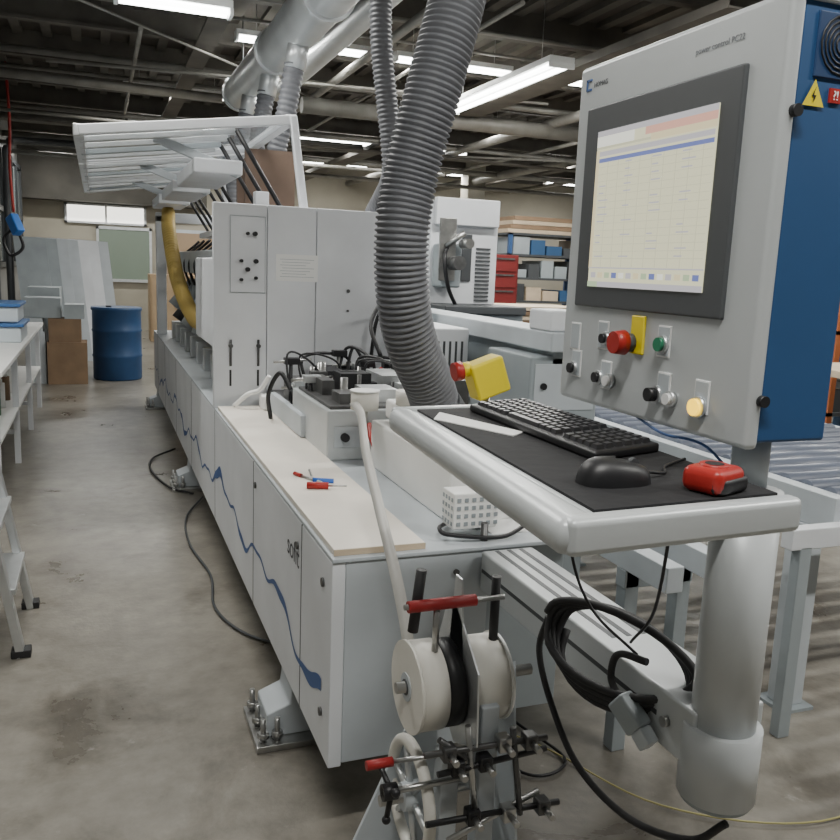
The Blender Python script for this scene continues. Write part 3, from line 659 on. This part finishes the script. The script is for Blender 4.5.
# ---------------- roller conveyor ----------------
R=G('roller_conveyor')
cx0,cx1,cy0,cy1=2.33,3.5,2.05,5.4
for xx in(cx0,cx1): box('side_rail',R,xx-.03,xx+.03,cy0,cy1,.70,.82,LGREY,.004)
box('end_rail',R,2.08,cx1+.03,cy0-.05,cy0,.67,.74,WHITE,.004)
i=0;y=cy0+.08
while y<cy1:
    cyl(f'roller_{i}',R,(cx0+.03,y,.80),(cx1-.03,y,.80),.036,ROLLB,16);y+=.105;i+=1
for xx in(cx0,cx1):
    for yy in(2.15,3.7,5.2):
        box('leg',R,xx-.045,xx+.045,yy,yy+.08,.012,.70,LGREY,.004);box('leg_foot',R,xx-.07,xx+.07,yy-.03,yy+.11,0,.012,GREYP)
box('leg_slim',R,2.12,2.17,2.0,2.04,.0,.68,GREYP,.004)
box('cross_member',R,cx0,cx1,3.72,3.76,.25,.31,LGREY,.003)
R=G('conveyor_outfeed_frame')
for xx in(1.55,1.75): box('rail',R,xx-.03,xx+.03,1.9,4.4,.62,.70,LGREY,.004)
for yy in(2.1,4.1):
    for xx in(1.55,1.75): box('leg',R,xx-.025,xx+.025,yy,yy+.05,.0,.62,GREYP,.003)
    box('tie',R,1.52,1.78,yy,yy+.05,.56,.62,GREYP,.003)
# ---------------- left side ----------------
t=G('work_table')
box('top',t,-1.3,-.525,5.3,9.33,.82,.85,WHITE2,.004)
L=[]
for yy in(5.4,6.7,8.0,9.2):
    for xx in(-.58,-1.25): L.append((xx-.02,xx+.02,yy-.02,yy+.02,0,.78))
    L.append((-1.25,-.58,yy-.015,yy+.015,.74,.78));L.append((-1.25,-.58,yy-.015,yy+.015,.22,.25))
L+=[(-.60,-.56,5.4,9.2,.78,.82),(-1.27,-1.23,5.4,9.2,.78,.82)]
boxes('frame',t,L,[WHITE])
box('shelf',t,-1.25,-.56,5.4,9.2,.40,.42,WHITE2)
TC_=mat('tote_clear',(.60,.66,.70),.3);TL_=mat('tote_lid',(.05,.15,.38),.4)
for (x0,x1,y0,y1,z0,z1) in((-1.0,-.555,7.1,7.7,.85,.97),(-1.0,-.575,7.13,7.67,1.0,1.12)):
    g=G('storage_tote')
    box('tub',g,x0,x1,y0,y1,z0,z1,TC_,.015)
    box('lid',g,x0-.02,x1+.02,y0-.02,y1+.02,z1,z1+.025,TL_,.006)
for i,(a,c_) in enumerate([(LGREY,.6),(mat('can_green',(.08,.2,.1),.5),.95),(WHITE2,1.3),(CARD,1.7),(WHITE2,2.1),(GREYP,2.5)]):
    cyl(f'can_{i}',t,(-.68,5.5+c_*.9,.42),(-.68,5.5+c_*.9,.60),.035,a,16);cyl(f'can_top_{i}',t,(-.68,5.5+c_*.9,.60),(-.68,5.5+c_*.9,.63),.02,WHITE2,12)
g=G('step_ladder')
for a,b_ in[((-.31,3.35,0),(-.52,3.40,1.25)),((-.31,3.84,0),(-.52,3.79,1.25))]: bar('front_rail',g,a,b_,.03,.06,ALU,.003)
for a,b_ in[((-1.0,3.32,0),(-.56,3.40,1.22)),((-1.0,3.87,0),(-.56,3.79,1.22))]: bar('rear_rail',g,a,b_,.025,.04,ALU,.003)
for i,z in enumerate((.25,.5,.75,1.0)):
    x=-.31-.21*z/1.25;box(f'step_{i}',g,x-.06,x+.03,3.37,3.82,z-.012,z+.012,ALU,.003)
box('top_step',g,-.62,-.47,3.38,3.81,1.24,1.27,ALU,.004)
for y in(3.35,3.84): box('rubber_foot',g,-.345,-.275,y-.03,y+.03,0,.03,RUBBER,.004)
for y in(3.42,3.8): bar('spreader',g,(-.40,y,.55),(-.80,y,.55),.012,.02,ALU)
g=G('plastic_drum')
prof=[(0,.285),(.02,.295),(.28,.295),(.30,.305),(.32,.295),(.60,.295),(.62,.305),(.64,.295),(.86,.295),(.88,.31),(.91,.305)]
sweep('shell',g,[Vector((.215,11.37,z)) for z,_ in prof],lambda i:prof[i][1],BARREL,36)
cyl('bung',g,(.12,11.3,.91),(.12,11.3,.93),.035,BLACK,14)
g=G('cardboard_boxes')
boxes('boxes',g,[(-.58,-.14,10.85,11.3,.0,.50,0),(-.56,-.20,10.9,11.25,.50,.78,0),(-.82,-.60,10.9,11.3,.0,.62,4),(-.82,-.42,10.95,11.4,.785,1.02,3),(-.82,-.62,10.92,11.3,.62,.78,4),(-.38,-.16,10.9,11.3,.78,.95,3),(-.82,-.45,11.6,12.2,.0,1.12,3)],[CARD,WOOD,WOOD,GREYP,LGREY])
g=G('sheet_panels')
for i in range(7):
    x=-1.05+.14*i;w_=.42
    mk(f'panel_{i}',[(x+.12,13.0+.1*i,.0),(x+w_+.12,13.0+.1*i,.0),(x+w_-.05,13.35+.1*i,1.75),(x-.05,13.35+.1*i,1.77),(x+.12,13.03+.1*i,0),(x+w_+.12,13.03+.1*i,0),(x+w_-.05,13.38+.1*i,1.75),(x-.05,13.38+.1*i,1.77)],
       [(0,1,2,3),(7,6,5,4),(0,4,5,1),(1,5,6,2),(2,6,7,3),(3,7,4,0)],[GREYP,LGREY,WHITE,LGREY][min(3,i//2)],g)
g=G('wood_cabinet')
box('body',g,.9,1.9,16.5,17.1,0,1.25,mat('cab_wood',(.42,.30,.18),.6,0,.15,3),.01)
boxes('doors',g,[(.93,1.39,16.48,16.5,.08,1.2),(1.41,1.87,16.48,16.5,.08,1.2)],[MATS['cab_wood']])
for x in(1.36,1.44): cyl('pull',g,(x,16.48,.65),(x,16.45,.65),.015,STEEL,10)
# ---------------- right background ----------------
def rack(x0,x1,y0,y1,h,postm,pile=False):
    g=G('storage_rack');L=[]
    for x in(x0,x1-.05):
        for y in(y0,y1-.05): L.append((x,x+.05,y,y+.05,0,h,0))
    lv=[.15,.5,.85,1.15,1.45,1.75,h-.03]
    for z in lv: L.append((x0,x1,y0,y1,z,z+.03,1))
    for z in lv[:-1]:
        x=x0+.08
        while x<x1-.2:
            w_=random.uniform(.08,.25);hh_=random.uniform(.08,.24)
            L.append((x,min(x+w_,x1-.06),y0+.03,y1-.1,z+.03,z+.03+hh_,random.choice([2,3,4,5,5,6,5])));x+=w_+.03
    if pile: L+=[(x0+.03*i,x1-.1-.06*i,y0+.05,y1-.05,h+.055*i,h+.05+.055*i,[4,2][i%2]) for i in range(4)]
    boxes('rack_and_contents',g,L,[postm,DGREY,CARD,mat('bin_blue',(.03,.09,.2),.5),WOOD,DGREY,GREYP])
RB=mat('rack_blue',(.03,.08,.2),.5)
rack(5.0,6.3,10,10.7,2.05,RB,True)
rack(6.5,8.2,10.4,11,2.1,RB)
rack(5.4,6.6,5.0,5.6,1.9,mat('rack_orange',(.35,.10,.03),.5))
g=G('red_tool_cabinet')
box('body',g,4.55,4.95,9.6,10.1,0.05,1.75,mat('cab_red',(.15,.015,.015),.45),.01)
boxes('drawers',g,[(4.58,4.92,9.585,9.6,.15+.2*i,.32+.2*i) for i in range(8)],[MATS['cab_red']])
boxes('drawer_pulls',g,[(4.62,4.88,9.57,9.585,.29+.2*i,.31+.2*i) for i in range(8)],[DSTEEL])
g=G('wood_stack')
boxes('planks',g,[(3.4+.05*(i%2),4.9,7.8,8.6,.85+.05*i,.89+.05*i,i%2) for i in range(7)]+[(3.4,4.9,7.8,8.6,.75,.85,2),(3.5,3.6,7.9,8.5,0,.75,2),(4.7,4.8,7.9,8.5,0,.75,2)],[WOOD,CARD,DGREY])
g=G('panel_saw')
box('body',g,3.3,4.6,11.6,12.4,0,1.1,GREYP,.02);box('table',g,3.1,4.8,11.4,12.6,1.1,1.16,ALU,.005);box('head',g,3.7,4.1,11.8,12.1,1.16,1.8,LGREY,.02)
g=G('work_bench')
box('top',g,4.6,6.4,4.0,4.7,.92,.97,WOOD,.005)
boxes('frame',g,[(4.65,4.72,4.05,4.12,0,.92),(6.28,6.35,4.05,4.12,0,.92),(4.65,4.72,4.58,4.65,0,.92),(6.28,6.35,4.58,4.65,0,.92),(4.65,6.35,4.1,4.6,.3,.34)],[GREYP])
